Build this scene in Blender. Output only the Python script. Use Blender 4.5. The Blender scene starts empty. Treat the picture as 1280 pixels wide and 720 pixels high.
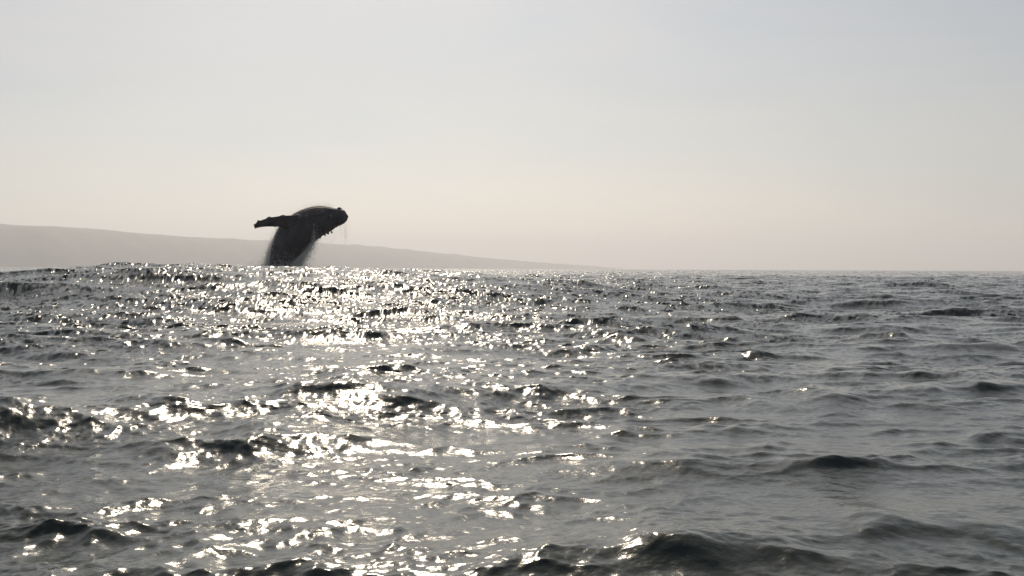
import bpy, bmesh, math, random
import numpy as np
from mathutils import Vector, Matrix, noise
rad = math.radians
rng = np.random.default_rng(7)
random.seed(7)
scene = bpy.context.scene
coll = scene.collection

# ------------------------------------------------------------------ camera
EYE = 1.6                       # metres above mean water, seen from a low boat
FOV = 45.0
F = 640.0 / math.tan(rad(FOV / 2))      # focal length in pixels of the 1280 wide photograph
HORIZON = 335.8                 # horizon row at the middle of the picture
cam_d = bpy.data.cameras.new("camera")
cam_d.sensor_width = 36.0
cam_d.angle = rad(FOV)
cam_d.clip_start = 0.1
cam_d.clip_end = 60000.0
cam = bpy.data.objects.new("camera", cam_d)
coll.objects.link(cam)
pitch = math.atan((360 - HORIZON) / F)
cam.matrix_world = (Matrix.Translation((0, 0, EYE)) @ Matrix.Rotation(rad(90) - pitch, 4, 'X')
                    @ Matrix.Rotation(rad(0.22), 4, 'Z'))
scene.camera = cam

# ------------------------------------------------------------------ light, sky, exposure
SUN_EL, SUN_AZ = 35.0, -6.2     # degrees, azimuth from +Y towards +X
world = bpy.data.worlds.new("World")
scene.world = world
world.use_nodes = True
wn = world.node_tree
wn.nodes.clear()
sky = wn.nodes.new("ShaderNodeTexSky")
sky.sky_type = 'NISHITA'
sky.sun_disc = False
sky.sun_elevation = rad(SUN_EL)
sky.sun_rotation = rad(SUN_AZ)
sky.altitude = 0
sky.air_density = 1.0
sky.dust_density = 1.0
sky.ozone_density = 1.0
hs = wn.nodes.new("ShaderNodeHueSaturation")
hs.inputs['Saturation'].default_value = 0.5
bg = wn.nodes.new("ShaderNodeBackground")
bg.inputs['Strength'].default_value = 0.058
wo = wn.nodes.new("ShaderNodeOutputWorld")
wn.links.new(sky.outputs[0], hs.inputs['Color'])
# faint veils of thin high cloud
wt = wn.nodes.new("ShaderNodeTexCoord")
wm = wn.nodes.new("ShaderNodeMapping"); wm.inputs['Scale'].default_value = (1.6, 1.6, 7.0)
wm.inputs['Rotation'].default_value = (0.06, 0.10, 0.4)
wz = wn.nodes.new("ShaderNodeTexNoise"); wz.inputs['Scale'].default_value = 1.7; wz.inputs['Detail'].default_value = 5
wz.inputs['Roughness'].default_value = 0.55; wz.inputs['Distortion'].default_value = 0.6
wr = wn.nodes.new("ShaderNodeValToRGB")
wr.color_ramp.elements[0].position = 0.30; wr.color_ramp.elements[0].color = (0.90, 0.94, 0.97, 1)
wr.color_ramp.elements[1].position = 0.72; wr.color_ramp.elements[1].color = (1.06, 1.02, 0.99, 1)
wx = wn.nodes.new("ShaderNodeMixRGB"); wx.blend_type = 'MULTIPLY'; wx.inputs[0].default_value = 1.0
wn.links.new(wt.outputs['Generated'], wm.inputs[0]); wn.links.new(wm.outputs[0], wz.inputs['Vector'])
wn.links.new(wz.outputs[0], wr.inputs[0])
wn.links.new(hs.outputs[0], wx.inputs[1]); wn.links.new(wr.outputs[0], wx.inputs[2])
wn.links.new(wx.outputs[0], bg.inputs[0])
wn.links.new(bg.outputs[0], wo.inputs[0])

sd = bpy.data.lights.new("sun", 'SUN')
sd.energy = 4.0
sd.angle = rad(0.53)
sd.color = (1.0, 0.86, 0.67)
sun = bpy.data.objects.new("sun", sd)
coll.objects.link(sun)
to_sun = Vector((math.sin(rad(SUN_AZ)) * math.cos(rad(SUN_EL)),
                 math.cos(rad(SUN_AZ)) * math.cos(rad(SUN_EL)), math.sin(rad(SUN_EL))))
sun.rotation_euler = to_sun.to_track_quat('Z', 'Y').to_euler()

scene.view_settings.view_transform = 'Standard'
scene.view_settings.look = 'None'
scene.view_settings.exposure = 0.07
scene.view_settings.gamma = 1.0
scene.cycles.sample_clamp_direct = 5
scene.cycles.sample_clamp_indirect = 4
scene.cycles.use_denoising = True
scene.cycles.max_bounces = 6
scene.cycles.volume_bounces = 0

# ------------------------------------------------------------------ helpers
def mat(name):
    m = bpy.data.materials.new(name)
    m.use_nodes = True
    m.node_tree.nodes.clear()
    return m, m.node_tree.nodes, m.node_tree.links

def mesh_object(name, verts, faces, material, parent=None, smooth=True):
    me = bpy.data.meshes.new(name)
    me.from_pydata([tuple(v) for v in verts], [], faces)
    me.update()
    if smooth:
        me.polygons.foreach_set('use_smooth', [True] * len(me.polygons))
    me.materials.append(material)
    o = bpy.data.objects.new(name, me)
    coll.objects.link(o)
    if parent:
        o.parent = parent
    return o

def grid_mesh(name, P, closed_u=False):
    """P: (rows, cols, 3) array -> mesh data of quads."""
    R, Cn = P.shape[:2]
    me = bpy.data.meshes.new(name)
    nv = R * Cn
    cols = Cn if closed_u else Cn - 1
    j = np.arange(cols); j2 = (j + 1) % Cn
    i = np.arange(R - 1)[:, None]
    q = np.stack([i * Cn + j, i * Cn + j2, (i + 1) * Cn + j2, (i + 1) * Cn + j], axis=-1).reshape(-1, 4)
    me.vertices.add(nv)
    me.vertices.foreach_set('co', P.reshape(-1).astype(np.float32))
    nf = len(q)
    me.loops.add(nf * 4)
    me.loops.foreach_set('vertex_index', q.reshape(-1).astype(np.int32))
    me.polygons.add(nf)
    me.polygons.foreach_set('loop_start', (np.arange(nf) * 4).astype(np.int32))
    me.update(calc_edges=True)
    me.polygons.foreach_set('use_smooth', np.ones(nf, dtype=bool))
    return me

def smooth01(t):
    t = np.clip(t, 0, 1)
    return t * t * (3 - 2 * t)

# ------------------------------------------------------------------ the sea
MAIN_DIR = rad(-78)            # direction the chop runs, towards the boat and a little to the right
def make_band(L, N, lmin, lmax, slope_rms, spread, main, chop, seed):
    """Random sea of wavelengths lmin..lmax on a periodic tile of L metres."""
    g = np.random.default_rng(seed)
    k1 = 2 * np.pi * np.fft.fftfreq(N, L / N)
    kx, ky = np.meshgrid(k1, k1, indexing='ij')
    k = np.hypot(kx, ky); k[0, 0] = 1
    th = np.arctan2(ky, kx) - main
    kmin, kmax = 2 * np.pi / lmax, 2 * np.pi / lmin
    S = k ** -4.0 * np.clip((k / kmin - 0.75) / 0.5, 0, 1) * np.clip((1.25 - k / kmax) / 0.5, 0, 1)
    S *= np.abs(np.cos(th)) ** spread + 0.04
    S[0, 0] = 0
    a = (g.normal(size=(N, N)) + 1j * g.normal(size=(N, N))) * np.sqrt(S)
    f = lambda c: np.fft.ifft2(c).real
    hx, hy = f(1j * kx * a), f(1j * ky * a)
    s = slope_rms / math.sqrt((hx ** 2 + hy ** 2).mean())
    a *= s
    out = dict(L=L, N=N, lmin=lmin, h=f(a), hx=hx * s, hy=hy * s, chop=chop)
    if chop:
        out['dx'] = f(1j * kx / k * a); out['dy'] = f(1j * ky / k * a)
        out['dxx'] = f(-kx * kx / k * a); out['dyy'] = f(-ky * ky / k * a); out['dxy'] = f(-kx * ky / k * a)
    return out

def sampler(b, x, y):
    u = (x / b['L'] * b['N']); v = (y / b['L'] * b['N'])
    iu = np.floor(u).astype(np.int64); iv = np.floor(v).astype(np.int64)
    fu = (u - iu).astype(np.float32); fv = (v - iv).astype(np.float32)
    iu %= b['N']; iv %= b['N']
    iu1 = (iu + 1) % b['N']; iv1 = (iv + 1) % b['N']
    a00 = iu * b['N'] + iv; a10 = iu1 * b['N'] + iv; a01 = iu * b['N'] + iv1; a11 = iu1 * b['N'] + iv1
    w00 = (1 - fu) * (1 - fv); w10 = fu * (1 - fv); w01 = (1 - fu) * fv; w11 = fu * fv
    def get(key):
        t = b[key].astype(np.float32).ravel()
        return t[a00] * w00 + t[a10] * w10 + t[a01] * w01 + t[a11] * w11
    return get

# bands: tile, resolution, shortest wave, longest wave, rms slope, spreading, direction, choppiness
BANDS = [
    make_band(173.0, 512, 7.0, 26.0, 0.035, 3.0, MAIN_DIR + 0.15, 0.9, 11),
    make_band(97.0, 1024, 2.4, 7.0, 0.082, 5.0, MAIN_DIR, 1.1, 12),
    make_band(61.0, 1024, 0.9, 2.4, 0.105, 4.0, MAIN_DIR - 0.2, 1.3, 13),
    make_band(37.0, 1024, 0.32, 0.9, 0.128, 0.7, MAIN_DIR + 0.1, 1.3, 14),
    make_band(11.3, 1024, 0.10, 0.32, 0.150, 0.0, MAIN_DIR - 0.1, 0.7, 15),
    make_band(4.7, 1024, 0.04, 0.10, 0.060, 0.0, MAIN_DIR, 0.0, 16),
]

def px_ground(px, py, z=0.0):
    """Where the sight line through a pixel of the photograph meets the water."""
    d = (py - HORIZON) / F
    y = (EYE - z) / d
    return (px - 640) / F * y, y

# big single waves: crest centre x, y, heading of crest line (deg, 0 = along X), height, half length, near width, far width
HERO = []
def hero(px, py, ang, h, half, wn_, wf):
    x, y = px_ground(px, py, h * 0.6)
    HERO.append((x, y, rad(ang), h, half, wn_, wf))
for args in [(110, 528, 42, 0.27, 2.5, 0.75, 1.9), (860, 692, 1, 0.095, 1.1, 0.24, 0.8), (330, 560, 22, 0.12, 1.2, 0.5, 1.1),
             (880, 590, 3, 0.07, 1.3, 0.4, 0.9),
             (1180, 500, -3, 0.13, 1.8, 0.6, 1.4), (1010, 520, 5, 0.09, 1.3, 0.5, 1.1), (800, 426, 0, 0.14, 1.4, 0.6, 1.2),
             (1110, 415, -4, 0.15, 1.3, 0.6, 1.3), (1200, 440, -6, 0.10, 1.8, 0.5, 1.3), (1060, 445, -4, 0.10, 2.0, 0.5, 1.2),
             (1190, 660, 8, 0.07, 0.9, 0.3, 0.8), (600, 368, 2, 0.16, 2.2, 0.7, 1.3),
             (700, 425, 2, 0.10, 1.8, 0.5, 1.2), (60, 480, 12, 0.12, 1.8, 0.6, 1.4)]:
    hero(*args)
hero(720, 505, 8, 0.06, 1.6, 0.45, 1.3)
hero(540, 528, 12, 0.05, 1.5, 0.45, 1.3)
HERO.append((-0.2, 13.9, rad(38), 0.15, 3.8, 0.8, 2.0))
for px, dist, hh, half in [(245, 60.5, 0.14, 1.5), (180, 60, 0.10, 1.1), (412, 61.5, 0.13, 0.8), (475, 62, 0.11, 1.0), (540, 63, 0.12, 1.4)]:
    HERO.append(((px - 640) / F * dist, dist, 0.0, hh, half, 0.7, 1.0))

# many short steep wavelets riding on the chop, their dark faces towards the boat
wrng = random.Random(21)
for q in range(520):
    d = 6.5 * (75 / 6.5) ** (wrng.random() ** 0.9)
    a = rad(wrng.uniform(-27, 27))
    w1 = max(0.065, 0.0052 * d) * wrng.uniform(0.7, 1.5)
    if d < 9.5 or (d > 46 and a < rad(2)): continue
    HERO.append((d * math.sin(a), d * math.cos(a), rad(wrng.gauss(4, 11)), w1 * wrng.uniform(0.16, 0.34) * (1.35 if a > 0.03 else 1.0),
                 w1 * wrng.uniform(3.5, 9), w1, w1 * wrng.uniform(2.0, 4.0)))

def swell(x, y):
    """Long smooth swell: one broad back between the boat and the whale, low behind it."""
    h = np.zeros_like(x)
    r = 62.0 + 0.10 * x + 5 * np.sin(x * 0.045)
    along = np.exp(-np.abs((x + 10.5) / 14.0) ** 3)
    t = (y - r)
    prof = np.where(t < 0, np.exp(-(t / 15.0) ** 2), np.exp(-(t / 12.0) ** 2))
    h += (EYE + 0.10) * along * prof
    # the whole sea rolls gently
    far = smooth01((y - 70) / 60.0)
    h += 0.13 * np.sin(0.16 * y + 0.03 * x - 1.2) * (1 - along * prof) * (1 - far * 0.3)
    for (cx, cy, a, hh, half, w1, w2) in HERO:
        reach = 2.6 * half + 3 * w2
        d0 = math.hypot(cx, cy); a0 = math.atan2(cx, cy); da = math.asin(min(0.99, reach / d0))
        i0, i1 = np.searchsorted(ROWS, [d0 - reach, d0 + reach]); j0, j1 = np.searchsorted(COLS, [a0 - da, a0 + da])
        near = (slice(i0, i1), slice(j0, j1))
        xx, yy = x[near], y[near]
        ux, uy = math.cos(a), math.sin(a)
        s = (xx - cx) * ux + (yy - cy) * uy
        n = -(xx - cx) * uy + (yy - cy) * ux
        wob = np.sin(s * 2.9 / half + cx * 7) + 0.6 * np.sin(s * 6.1 / half + cy * 5) + 0.35 * np.sin(s * 11.3 / half + cx)
        n = n + 0.10 * half * (s / half) ** 2 + w1 * 0.22 * wob
        p = np.where(n < 0, np.exp(-(n / w1) ** 2), np.exp(-(n / w2) ** 2))
        h[near] += hh * p * np.exp(-(s / half) ** 2) * (1 + 0.22 * np.sin(s * 4.7 / half + cy * 3) + 0.15 * np.sin(s * 9.5 / half + cx * 2))
    return h

OX, OY = 31.9, 12.7
def build_sea():
    dense = np.linspace(rad(-30), rad(30), 1180)
    left = np.linspace(rad(-180), rad(-30), 60)[:-1]
    right = np.linspace(rad(30), rad(180), 60)[1:-1]
    az = np.concatenate([left, dense, right])
    r = np.concatenate([np.linspace(0.3, 5.5, 46)[:-1],
                        5.5 * np.exp(np.linspace(0, math.log(320 / 5.5), 700))[:-1],
                        320 * np.exp(np.linspace(0, math.log(12000 / 320), 110))])
    dr = np.gradient(r)
    daz = np.gradient(az)
    A, Rr = np.meshgrid(az, r)
    X = Rr * np.sin(A); Y = Rr * np.cos(A)
    spacing = np.maximum(dr[:, None] * np.ones_like(A), Rr * daz[None, :])
    global ROWS, COLS
    ROWS, COLS = r, az
    E = np.maximum(0.03, spacing * 0.3)
    z = swell(X, Y).ravel()
    gx = ((swell(X + E, Y) - swell(X - E, Y)) / (2 * E)).ravel()
    gy = ((swell(X, Y + E) - swell(X, Y - E)) / (2 * E)).ravel()
    x = X.ravel(); y = Y.ravel(); sp = spacing.ravel()
    far = np.hypot(x, y)
    gate = 1 - smooth01((far - 700) / 2500)
    z *= gate; gx *= gate; gy *= gate
    Xo, Yo = x.copy(), y.copy()
    txx = np.ones_like(x); tyy = np.ones_like(x); txy = np.zeros_like(x)
    # gusts: patches of rougher and smoother water
    gust = (0.95 + 0.40 * np.sin(0.31 * x + 1.3 * np.sin(0.23 * y)) * np.sin(0.37 * y + 0.6 + 1.1 * np.sin(0.17 * x))
            + 0.35 * np.sin(0.9 * x + 1.7 * np.sin(0.7 * y) + 0.4) * np.sin(1.1 * y + 1.5 * np.sin(0.6 * x))
            + 0.25 * np.sin(1.9 * x + 1.3 * np.sin(1.7 * y)) * np.sin(2.6 * y + 1.2 * np.sin(1.3 * x)))
    gust = np.maximum(gust, 0.45)
    gust *= 1 - 0.45 * smooth01((x - 0.10 * y + 3) / (5 + 0.15 * np.abs(y)))      # a slicker lane to the right
    gust *= 1 - 0.75 * np.exp(-((x + 5.6) ** 2 + ((y - 13.5) / 1.5) ** 2) / 2.6 ** 2)                # and a smooth patch round the big swell
    calm = 0.12 + 0.88 * smooth01((far - 9) / 15) + 0.25 * smooth01((far - 22) / 30) - 0.35 * np.exp(-((y - 62) / 14) ** 2) * (x < 10)
    for n, b in enumerate(BANDS):
        get = sampler(b, x + OX * n, y + OY * n)
        w = smooth01((b['lmin'] / sp - 0.6) / 1.2)
        amp = gust * (1 + 0.4 * smooth01((far - 18) / 25)) if n >= 4 else gust if n == 3 else ((0.6 + 0.4 * gust) * (0.3 + 0.7 * calm) if n == 2 else calm)
        z += get('h') * w * amp
        gx += get('hx') * amp; gy += get('hy') * amp
        if b['chop']:
            c = b['chop']
            Xo += c * get('dx') * w; Yo += c * get('dy') * w
            txx += c * get('dxx'); tyy += c * get('dyy'); txy += c * get('dxy')
    P = np.stack([Xo, Yo, z], -1).reshape(*X.shape, 3)
    me = grid_mesh("sea", P, closed_u=True)
    txx = np.maximum(txx, 0.25); tyy = np.maximum(tyy, 0.25)
    Tx = np.stack([txx, txy, gx], -1); Ty = np.stack([txy, tyy, gy], -1)
    Nn = np.cross(Tx, Ty)
    Nn[:, 2] = np.maximum(Nn[:, 2], 0.1)
    Nn /= np.linalg.norm(Nn, axis=1, keepdims=True)
    return me, Nn

sea_me, sea_n = build_sea()
# orientation check: faces must look up
if sea_me.polygons[len(sea_me.polygons) // 2].normal.z < 0:
    sea_me.flip_normals()
sea_me.normals_split_custom_set_from_vertices(sea_n.astype(np.float32))
m, N, Lk = mat("sea_water")
bs = N.new("ShaderNodeBsdfPrincipled"); out = N.new("ShaderNodeOutputMaterial")
bs.inputs['Base Color'].default_value = (0.038, 0.046, 0.041, 1)
bs.inputs['Roughness'].default_value = 0.15
bs.inputs['IOR'].default_value = 1.333
tc = N.new("ShaderNodeTexCoord")
no = N.new("ShaderNodeTexNoise"); no.inputs['Scale'].default_value = 22; no.inputs['Detail'].default_value = 3
bp = N.new("ShaderNodeBump"); bp.inputs['Strength'].default_value = 0.35; bp.inputs['Distance'].default_value = 0.012
Lk.new(tc.outputs['Object'], no.inputs['Vector'])
Lk.new(no.outputs[0], bp.inputs['Height'])
Lk.new(bp.outputs[0], bs.inputs['Normal'])
Lk.new(bs.outputs[0], out.inputs[0])
sea_me.materials.append(m)
sea = bpy.data.objects.new("sea", sea_me); coll.objects.link(sea)
sea['kind'] = 'structure'
sea['label'] = 'grey choppy sea glittering under the low sun'

# ------------------------------------------------------------------ the far headland
HD = 6000.0
prof_px = [(-900, 268), (-500, 264), (-250, 270), (0, 280.5), (75, 283), (160, 290), (230, 295.5), (300, 299), (380, 303),
           (450, 306.5), (520, 313), (600, 321.5), (680, 328.5), (760, 334), (800, 338)]
def build_headland():
    xs = np.linspace(-900, 800, 420)
    top = np.interp(xs, [p[0] for p in prof_px], [p[1] for p in prof_px])
    rows = 26
    P = np.zeros((rows, len(xs), 3))
    for j, (px, py) in enumerate(zip(xs, top)):
        y0 = 5600 + 4200 * max(0.0, (px - 50) / 750.0) ** 1.3
        hor = HORIZON + (px - 640) * 0.0039
        zt = max(EYE + (hor - py) / F * y0, -2.0)
        for i in range(rows):
            t = i / (rows - 1)
            if t < 0.55:
                s = t / 0.55
                zz = -4 + (zt + 4) * (1 - (1 - s) ** 1.7)
            else:
                s = (t - 0.55) / 0.45
                zz = -4 + (zt + 4) * (1 - s ** 1.8)
            yy = y0 - 420 * (1 - t / 0.55) if t < 0.55 else y0 + 700 * (t - 0.55) / 0.45
            n = noise.fractal(Vector((px * 0.02, yy * 0.006, 3.1)), 0.9, 2.0, 4)
            zz += n * 9.0 * min(1, max(0, (zt + 2) / 60)) * math.sin(math.pi * min(t / 0.55, 1) if t < .55 else math.pi * .5)
            P[i, j] = ((px - 640) / F * y0 * (yy / y0), yy, zz)
    return grid_mesh("headland", P)
hm = build_headland()
m, N, Lk = mat("headland_scrub")
bs = N.new("ShaderNodeBsdfPrincipled"); out = N.new("ShaderNodeOutputMaterial")
no = N.new("ShaderNodeTexNoise"); no.inputs['Scale'].default_value = 0.02; no.inputs['Detail'].default_value = 6
cr = N.new("ShaderNodeValToRGB")
cr.color_ramp.elements[0].position = 0.35; cr.color_ramp.elements[0].color = (0.03, 0.04, 0.035, 1)
cr.color_ramp.elements[1].position = 0.7; cr.color_ramp.elements[1].color = (0.075, 0.075, 0.065, 1)
tc = N.new("ShaderNodeTexCoord")
Lk.new(tc.outputs['Object'], no.inputs['Vector']); Lk.new(no.outputs[0], cr.inputs[0])
Lk.new(cr.outputs[0], bs.inputs['Base Color']); bs.inputs['Roughness'].default_value = 0.9
Lk.new(bs.outputs[0], out.inputs[0])
hm.materials.append(m)
headland = bpy.data.objects.new("headland", hm); coll.objects.link(headland)
headland['kind'] = 'structure'
headland['label'] = 'long low headland fading into pale haze behind the whale'

# ------------------------------------------------------------------ the whale
WD = 100.0                      # metres from the boat
def wp(px, py, dy=0.0):
    """A point of the whale's outline, in the upright plane WD metres away."""
    hor = HORIZON + (px - 640) * 0.0039
    return Vector(((px - 640) / F * (WD + dy), WD + dy, EYE + (hor - py) / F * (WD + dy)))
PXM = F / WD
def spine(t, keys):
    ks = sorted(keys)
    ts = [k[0] for k in ks]
    return [float(np.interp(t, ts, [k[i] for k in ks])) for i in range(1, len(ks[0]))]
# centre line (pixels), half width (pixels), depth offset (m): tail end below the water to the snout
SP = [(322, 428, 4, -1.2), (326, 405, 8, -0.9), (333, 380, 13, -0.5), (341, 354, 16, -0.2), (351, 329, 17.5, 0.0),
      (359.5, 310.5, 20.8, 0.1), (369, 295, 23.2, 0.15), (381.5, 284, 21.8, 0.1), (395, 277, 19.6, -0.05),
      (408, 273.3, 16.8, -0.3), (418.5, 271.2, 12.2, -0.55), (426.2, 270, 9.2, -0.75), (430.2, 269.7, 6.8, -0.85), (431.6, 269.6, 4.4, -0.88), (432.0, 269.6, 1.5, -0.9)]
def catmull(pts, n):
    pts = [np.array(p, float) for p in pts]
    pts = [2 * pts[0] - pts[1]] + pts + [2 * pts[-1] - pts[-2]]
    res = []
    segs = len(pts) - 3
    for i in range(n):
        u = i / (n - 1) * segs
        s = min(int(u), segs - 1); f = u - s
        p0, p1, p2, p3 = pts[s:s + 4]
        res.append(0.5 * ((2 * p1) + (-p0 + p2) * f + (2 * p0 - 5 * p1 + 4 * p2 - p3) * f * f
                          + (-p0 + 3 * p1 - 3 * p2 + p3) * f ** 3))
    return res
def loft(rings):
    n = len(rings[0])
    v = [p for r in rings for p in r]
    f = []
    for i in range(len(rings) - 1):
        for j in range(n):
            f.append((i * n + j, i * n + (j + 1) % n, (i + 1) * n + (j + 1) % n, (i + 1) * n + j))
    f.append(tuple(range(n - 1, -1, -1)))
    f.append(tuple(range((len(rings) - 1) * n, len(rings) * n)))
    return v, f

SEG = 120
cl = catmull(SP, 110)
centres = [wp(c[0], c[1], c[3]) for c in cl]
radii = [max(c[2], 0.6) / PXM for c in cl]
ROLL = rad(18)                  # the belly is turned a little towards the boat
def frame(i):
    a = centres[max(i - 1, 0)]; b = centres[min(i + 1, len(centres) - 1)]
    t = (b - a).normalized()
    side = Vector((0, -1, 0))
    side = (side - t * side.dot(t)).normalized()         # towards the boat
    up = side.cross(t).normalized()                      # belly side: up and to the left
    if up.z < 0: up = -up
    q = Matrix.Rotation(ROLL, 3, t)
    c = 1 if (q @ up).dot(Vector((0, -1, 0))) > up.dot(Vector((0, -1, 0))) else -1
    q = Matrix.Rotation(ROLL * c, 3, t)
    return t, q @ side, q @ up
rings = []
for i, (c, r) in enumerate(zip(centres, radii)):
    t, sd_, up = frame(i)
    s = i / (len(centres) - 1)
    head = float(smooth01((s - 0.70) / 0.25))
    ring = []
    for j in range(SEG):
        a = 2 * math.pi * j / SEG
        ca, sa = math.cos(a), math.sin(a)           # ca: sideways, sa: belly (+) / back (-)
        rr = r
        # throat pleats: long grooves on the belly from the chin back past the flippers
        if sa > -0.05:
            g = (0.5 + 0.5 * math.cos(a * 26)) ** 3
            rr -= 0.045 * g * float(smooth01((sa + 0.05) / 0.3)) * float(smooth01((s - 0.38) / 0.1) * smooth01((0.985 - s) / 0.05))
        # mouth line: one groove along each side of the head
        ml = -0.12 - 0.35 * float(smooth01((0.86 - s) / 0.12))
        if s > 0.76:
            rr -= 0.07 * math.exp(-((sa - ml) / 0.05) ** 2) * float(smooth01((s - 0.76) / 0.04) * smooth01((1.0 - s) / 0.03))
        # the top of the head is flatter than the throat
        wide = 1.0 - 0.10 * head
        p = c + sd_ * (ca * rr * wide) + up * (sa * rr)
        ring.append(p)
    rings.append(ring)
bv, bf = loft(rings)

def blob(c, r, n=8, squash=(1, 1, 1)):
    v, f = [], []
    for i in range(n // 2 + 1):
        th = math.pi * (0.02 + 0.96 * i / (n // 2))
        for j in range(n):
            ph = 2 * math.pi * j / n
            v.append(c + Vector((r * squash[0] * math.sin(th) * math.cos(ph), r * squash[1] * math.sin(th) * math.sin(ph), r * squash[2] * math.cos(th))))
    for i in range(n // 2):
        for j in range(n):
            f.append((i * n + j, i * n + (j + 1) % n, (i + 1) * n + (j + 1) % n, (i + 1) * n + j))
    f.append(tuple(range(n - 1, -1, -1))); f.append(tuple(range((n // 2) * n, (n // 2 + 1) * n)))
    return v, f
ALLV, ALLF = list(bv), list(bf)
def add(vf):
    o = len(ALLV)
    ALLV.extend(vf[0]); ALLF.extend([tuple(k + o for k in f) for f in vf[1]])

# flippers: long, narrow, knobbed along the leading (upper) edge
def flipper(keys, thick):
    st = catmull(keys, 60)
    rr = []
    for i, (ux, uy, lx, ly, dy) in enumerate(st):
        s = i / 59
        a = wp(ux, uy, dy); b = wp(lx, ly, dy + 0.10)
        kn = 0.15 * max(0, math.sin(s * 27)) ** 1.5 * (0.4 + 0.6 * s)
        a = a + (a - b).normalized() * kn
        mid = (a + b) / 2; h = (a - b) / 2
        nrm = Vector((0, -1, 0))
        th = thick * (1 - 0.72 * s)
        ring = []
        for j in range(24):
            q = 2 * math.pi * j / 24
            cc, ss = math.cos(q), math.sin(q)
            ring.append(mid + h * cc + nrm * (ss * th * (0.55 + 0.45 * cc)))
        rr.append(ring)
    return loft(rr)
NEAR = [(377, 269, 371, 289, -0.9), (364, 269, 358, 287.5, -1.3), (353.5, 269.6, 349, 285.4, -1.7), (342.5, 270.9, 342, 284.3, -2.1),
        (333, 272.9, 335, 284.3, -2.4), (324.5, 276.0, 327, 284.8, -2.7), (319.2, 279.2, 321, 286, -2.85), (317.0, 281.8, 318.6, 287, -2.95)]
add(flipper(NEAR, 0.26))
# far flipper: held out on the hidden side
FARF = [(386, 282, 377, 296, 0.8), (384, 286, 376, 299, 1.5), (382, 289, 375.5, 299, 2.4), (380, 290, 375, 298, 3.2), (378, 290.5, 374, 297, 3.9), (376.5, 292, 374, 296, 4.5)]
add(flipper(FARF, 0.24))
# rostrum tubercles, jaw knobs, and the lump at the tip of the chin
trng = random.Random(5)
for row, (sa0, n0, s0, s1) in enumerate([(-0.95, 9, 0.80, 0.975), (-0.72, 9, 0.80, 0.97), (-0.50, 8, 0.80, 0.96), (-1.0, 6, 0.72, 0.84)]):
    for sgn in (1, -1):
        for q in range(n0):
            s = s0 + (s1 - s0) * (q + 0.3 * trng.random()) / n0
            i = int(s * (len(centres) - 1))
            t, sd_, up = frame(i)
            sa = sa0 + 0.05 * trng.uniform(-1, 1); sa = max(-1, min(1, sa))
            ca = math.sqrt(max(0, 1 - sa * sa)) * sgn
            add(blob(centres[i] + sd_ * (ca * radii[i] * 0.94) + up * (sa * radii[i] * 0.97), trng.uniform(0.07, 0.13)))
for (px, py, r, dy) in [(424.3, 262.0, 0.20, -0.7), (423.6, 260.9, 0.14, -0.75), (426, 262.6, 0.16, -0.65), (429.5, 266.2, 0.10, -0.8), (414.5, 290.5, 0.10, -0.4),
                        (410, 291.8, 0.11, -0.3), (406, 293.6, 0.10, -0.2), (400, 297, 0.10, -0.1)]:
    add(blob(wp(px, py, dy), r))

tmp = mesh_object("whale_source", ALLV, ALLF, m)
bm = bmesh.new(); bm.from_mesh(tmp.data); bmesh.ops.recalc_face_normals(bm, faces=bm.faces); bm.to_mesh(tmp.data); bm.free()
mod = tmp.modifiers.new("remesh", 'REMESH'); mod.mode = 'VOXEL'; mod.voxel_size = 0.042; mod.use_smooth_shade = True
sm = tmp.modifiers.new("smooth", 'SMOOTH'); sm.factor = 0.5; sm.iterations = 2
dg = bpy.context.evaluated_depsgraph_get()
body_me = bpy.data.meshes.new_from_object(tmp.evaluated_get(dg))
bpy.data.objects.remove(tmp)
body_me.name = "body"

m, N, Lk = mat("wet_whale_skin")
bs = N.new("ShaderNodeBsdfPrincipled"); out = N.new("ShaderNodeOutputMaterial")
tc = N.new("ShaderNodeTexCoord")
no = N.new("ShaderNodeTexNoise"); no.inputs['Scale'].default_value = 1.3; no.inputs['Detail'].default_value = 6
cr = N.new("ShaderNodeValToRGB")
cr.color_ramp.elements[0].position = 0.42; cr.color_ramp.elements[0].color = (0.040, 0.036, 0.050, 1)
cr.color_ramp.elements[1].position = 0.75; cr.color_ramp.elements[1].color = (0.10, 0.09, 0.11, 1)
n2 = N.new("ShaderNodeTexNoise"); n2.inputs['Scale'].default_value = 9; n2.inputs['Detail'].default_value = 4
bp = N.new("ShaderNodeBump"); bp.inputs['Strength'].default_value = 0.4; bp.inputs['Distance'].default_value = 0.03
Lk.new(tc.outputs['Object'], no.inputs['Vector']); Lk.new(tc.outputs['Object'], n2.inputs['Vector'])
Lk.new(no.outputs[0], cr.inputs[0]); Lk.new(cr.outputs[0], bs.inputs['Base Color'])
Lk.new(n2.outputs[0], bp.inputs['Height']); Lk.new(bp.outputs[0], bs.inputs['Normal'])
bs.inputs['Roughness'].default_value = 0.62; bs.inputs['Specular IOR Level'].default_value = 0.35
Lk.new(bs.outputs[0], out.inputs[0])
skin = m
body_me.materials.clear(); body_me.materials.append(skin)

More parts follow.
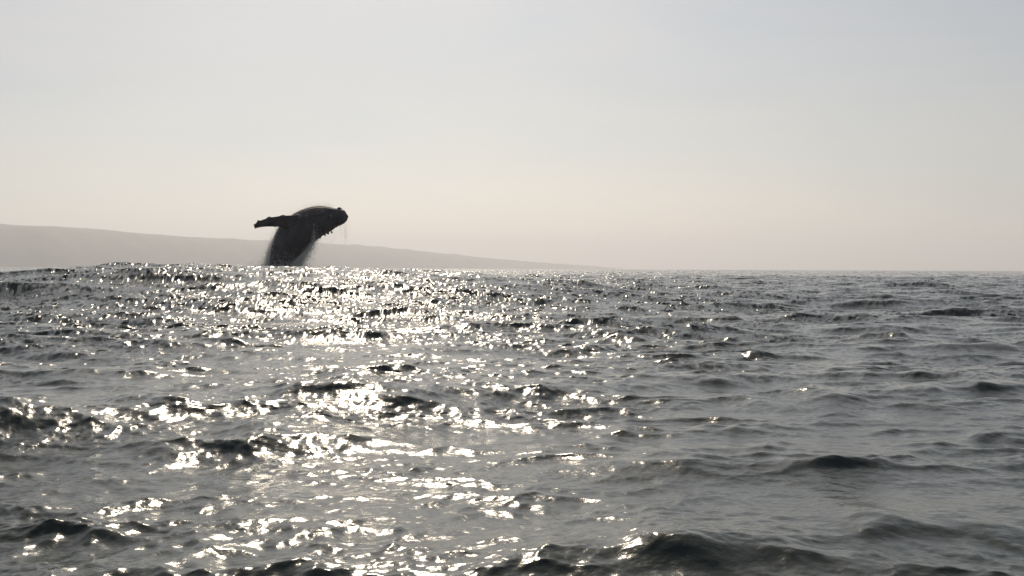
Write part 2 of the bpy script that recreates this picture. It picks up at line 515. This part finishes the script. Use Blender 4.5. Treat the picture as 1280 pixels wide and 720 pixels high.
whale = bpy.data.objects.new("humpback_whale", None); coll.objects.link(whale)
whale.empty_display_size = 1.0
base = wp(351, 329); base.z = 0.0
whale.location = base
whale['label'] = 'dark humpback whale breaching out of the sea with one flipper flung out'
whale['category'] = 'whale'
def child(o):
    o.parent = whale
    o.matrix_parent_inverse = Matrix.Translation(base).inverted()
    return o
body = bpy.data.objects.new("body", body_me); coll.objects.link(body); child(body)
m, N, Lk = mat("eye_dark")
bs = N.new("ShaderNodeBsdfPrincipled"); out = N.new("ShaderNodeOutputMaterial")
bs.inputs['Base Color'].default_value = (0.01, 0.008, 0.006, 1); bs.inputs['Roughness'].default_value = 0.08
Lk.new(bs.outputs[0], out.inputs[0])
ei = int(0.765 * (len(centres) - 1))
t, sd_, up = frame(ei)
ec = centres[ei] + sd_ * (radii[ei] * 0.86) - up * (radii[ei] * 0.46)
v, f = blob(ec, 0.075, 12)
child(mesh_object("eye", v, f, m))
m, N, Lk = mat("barnacle_shell")
bs = N.new("ShaderNodeBsdfPrincipled"); out = N.new("ShaderNodeOutputMaterial")
bs.inputs['Base Color'].default_value = (0.30, 0.29, 0.27, 1); bs.inputs['Roughness'].default_value = 0.8
Lk.new(bs.outputs[0], out.inputs[0])
bv_, bf_ = [], []
bi = int(0.71 * (len(centres) - 1))
t, sd_, up = frame(bi)
for q in range(16):
    ang = rad(22) + trng.uniform(-0.09, 0.09)
    c = centres[bi] + t * trng.uniform(-0.2, 0.2) + (sd_ * math.cos(ang) * 0.9 + up * math.sin(ang)) * radii[bi]
    v, f = blob(c, trng.uniform(0.03, 0.06), 6)
    o = len(bv_); bv_ += v; bf_ += [tuple(k + o for k in ff) for ff in f]
bo = child(mesh_object("barnacle_cluster", bv_, bf_, m))

# ------------------------------------------------------------------ spray and falling water
m, N, Lk = mat("spray_water")
bs = N.new("ShaderNodeBsdfDiffuse"); tl = N.new("ShaderNodeBsdfTranslucent"); mx = N.new("ShaderNodeMixShader"); out = N.new("ShaderNodeOutputMaterial")
bs.inputs['Color'].default_value = (0.8, 0.8, 0.8, 1); tl.inputs['Color'].default_value = (0.8, 0.8, 0.8, 1)
mx.inputs[0].default_value = 0.5
Lk.new(bs.outputs[0], mx.inputs[1]); Lk.new(tl.outputs[0], mx.inputs[2])
Lk.new(mx.outputs[0], out.inputs[0])
spray_m = m
OCT = np.array([(1, 0, 0), (-1, 0, 0), (0, 1, 0), (0, -1, 0), (0, 0, 1), (0, 0, -1)], float)
OCF = np.array([(0, 2, 4), (2, 1, 4), (1, 3, 4), (3, 0, 4), (2, 0, 5), (1, 2, 5), (3, 1, 5), (0, 3, 5)])
def droplets(name, pts, sizes, stretch, label):
    pts = np.array(pts); sizes = np.array(sizes); stretch = np.array(stretch)
    n = len(pts)
    V = pts[:, None, :] + OCT[None] * sizes[:, None, None] * np.stack([np.ones(n), np.ones(n), stretch], -1)[:, None, :]
    Fc = (OCF[None] + (np.arange(n) * 6)[:, None, None]).reshape(-1, 3)
    o = mesh_object(name, V.reshape(-1, 3).tolist(), Fc.tolist(), spray_m, smooth=False)
    o['kind'] = 'stuff'; o['label'] = label
    return o
pts, sz, st = [], [], []
# a ragged skirt of thrown water round the foot of the whale
for q in range(26000):
    u = rng.random()
    a = abs(rng.normal(0, 1.0))
    h = rng.gamma(1.25, 0.85)               # metres above the swell that hides the foot
    if h > 3.6: continue
    zz = EYE + 0.2 + h - rng.random() * 0.6
    row = 335 - (zz - EYE) * PXM
    if u < 0.55:                            # belly side: a soft leaning curtain
        edge = float(np.interp(row, [300, 312, 320, 328, 336], [392, 384, 377, 369, 365]))
        px = edge + (2 + 7 * math.exp(-h * 0.5)) * a * rng.uniform(-0.5, 1.3)
        dy = rng.normal(-0.3, 1.0)
    elif u < 0.85:                          # back side: thinner
        edge = float(np.interp(row, [284, 304, 316, 330, 336], [349, 340, 337, 335, 334]))
        px = edge - 3.2 * a * rng.uniform(-0.6, 1.2)
        dy = rng.normal(0, 0.9)
    else:                                   # low splash all round
        px = 351 + rng.normal(0, 19); zz = EYE - 0.1 + rng.gamma(1.2, 0.30); dy = rng.normal(-0.5, 2.0)
    p = wp(px, 333, dy)
    p.z = zz
    pts.append(p); sz.append(rng.uniform(0.007, 0.022)); st.append(rng.uniform(1, 2.5))
droplets("sea_spray", pts, sz, st, 'ragged spray thrown up round the foot of the breaching whale')
pts, sz, st = [], [], []
# threads of water draining off the jaw, the back and the flipper
for q in range(45):
    i = int(rng.uniform(0.55, 0.97) * (len(centres) - 1))
    c = centres[i]
    x0 = c.x + rng.normal(0, 0.25)
    z0 = c.z - radii[i] * 0.95
    ln = rng.uniform(0.5, 2.6)
    yy = c.y + rng.normal(0, 0.5)
    for w in range(int(ln * 14)):
        s = rng.random()
        pts.append((x0 + 0.10 * s * rng.normal(), yy, z0 - ln * s)); sz.append(rng.uniform(0.004, 0.011)); st.append(rng.uniform(1.5, 5))
for q in range(700):               # fine mist blown off the shoulder and the crown
    i = int(rng.uniform(0.46, 0.70) * (len(centres) - 1))
    t, sd_, up = frame(i)
    d = rng.gamma(1.2, 0.13)
    ang = rng.uniform(-0.9, 0.9)
    p = centres[i] + up * ((radii[i] + d) * math.cos(ang)) + sd_ * ((radii[i] + d) * math.sin(ang))
    pts.append(tuple(p)); sz.append(rng.uniform(0.006, 0.018)); st.append(rng.uniform(1, 2.5))
droplets("falling_water", pts, sz, st, 'thin threads of water draining off the head and shoulder of the whale')

# ------------------------------------------------------------------ haze
bm = bmesh.new()
bmesh.ops.create_cube(bm, size=1.0)
B = 14000.0
ZB, ZT = -6.0, 290.0
bmesh.ops.scale(bm, vec=(2 * B, 2 * B, ZT - ZB), verts=bm.verts)
bmesh.ops.translate(bm, vec=(0, 0, (ZT + ZB) / 2), verts=bm.verts)
hz = bpy.data.meshes.new("haze"); bm.to_mesh(hz); bm.free()
m, N, Lk = mat("haze_air")
pv = N.new("ShaderNodeVolumePrincipled"); out = N.new("ShaderNodeOutputMaterial")
pv.inputs['Color'].default_value = (0.82, 0.85, 0.94, 1)
pv.inputs['Density'].default_value = 0.00018
pv.inputs['Anisotropy'].default_value = 0.37
Lk.new(pv.outputs[0], out.inputs['Volume'])
hz.materials.append(m)
haze = bpy.data.objects.new("haze", hz); coll.objects.link(haze)
haze['kind'] = 'stuff'
haze['label'] = 'pale sea haze lying over the water and the headland'
assert max(v.co.z for v in hm.vertices) < ZT - 3
print("headland top", max(v.co.z for v in hm.vertices), "tris", len(sea_me.polygons) * 2, len(body_me.polygons))
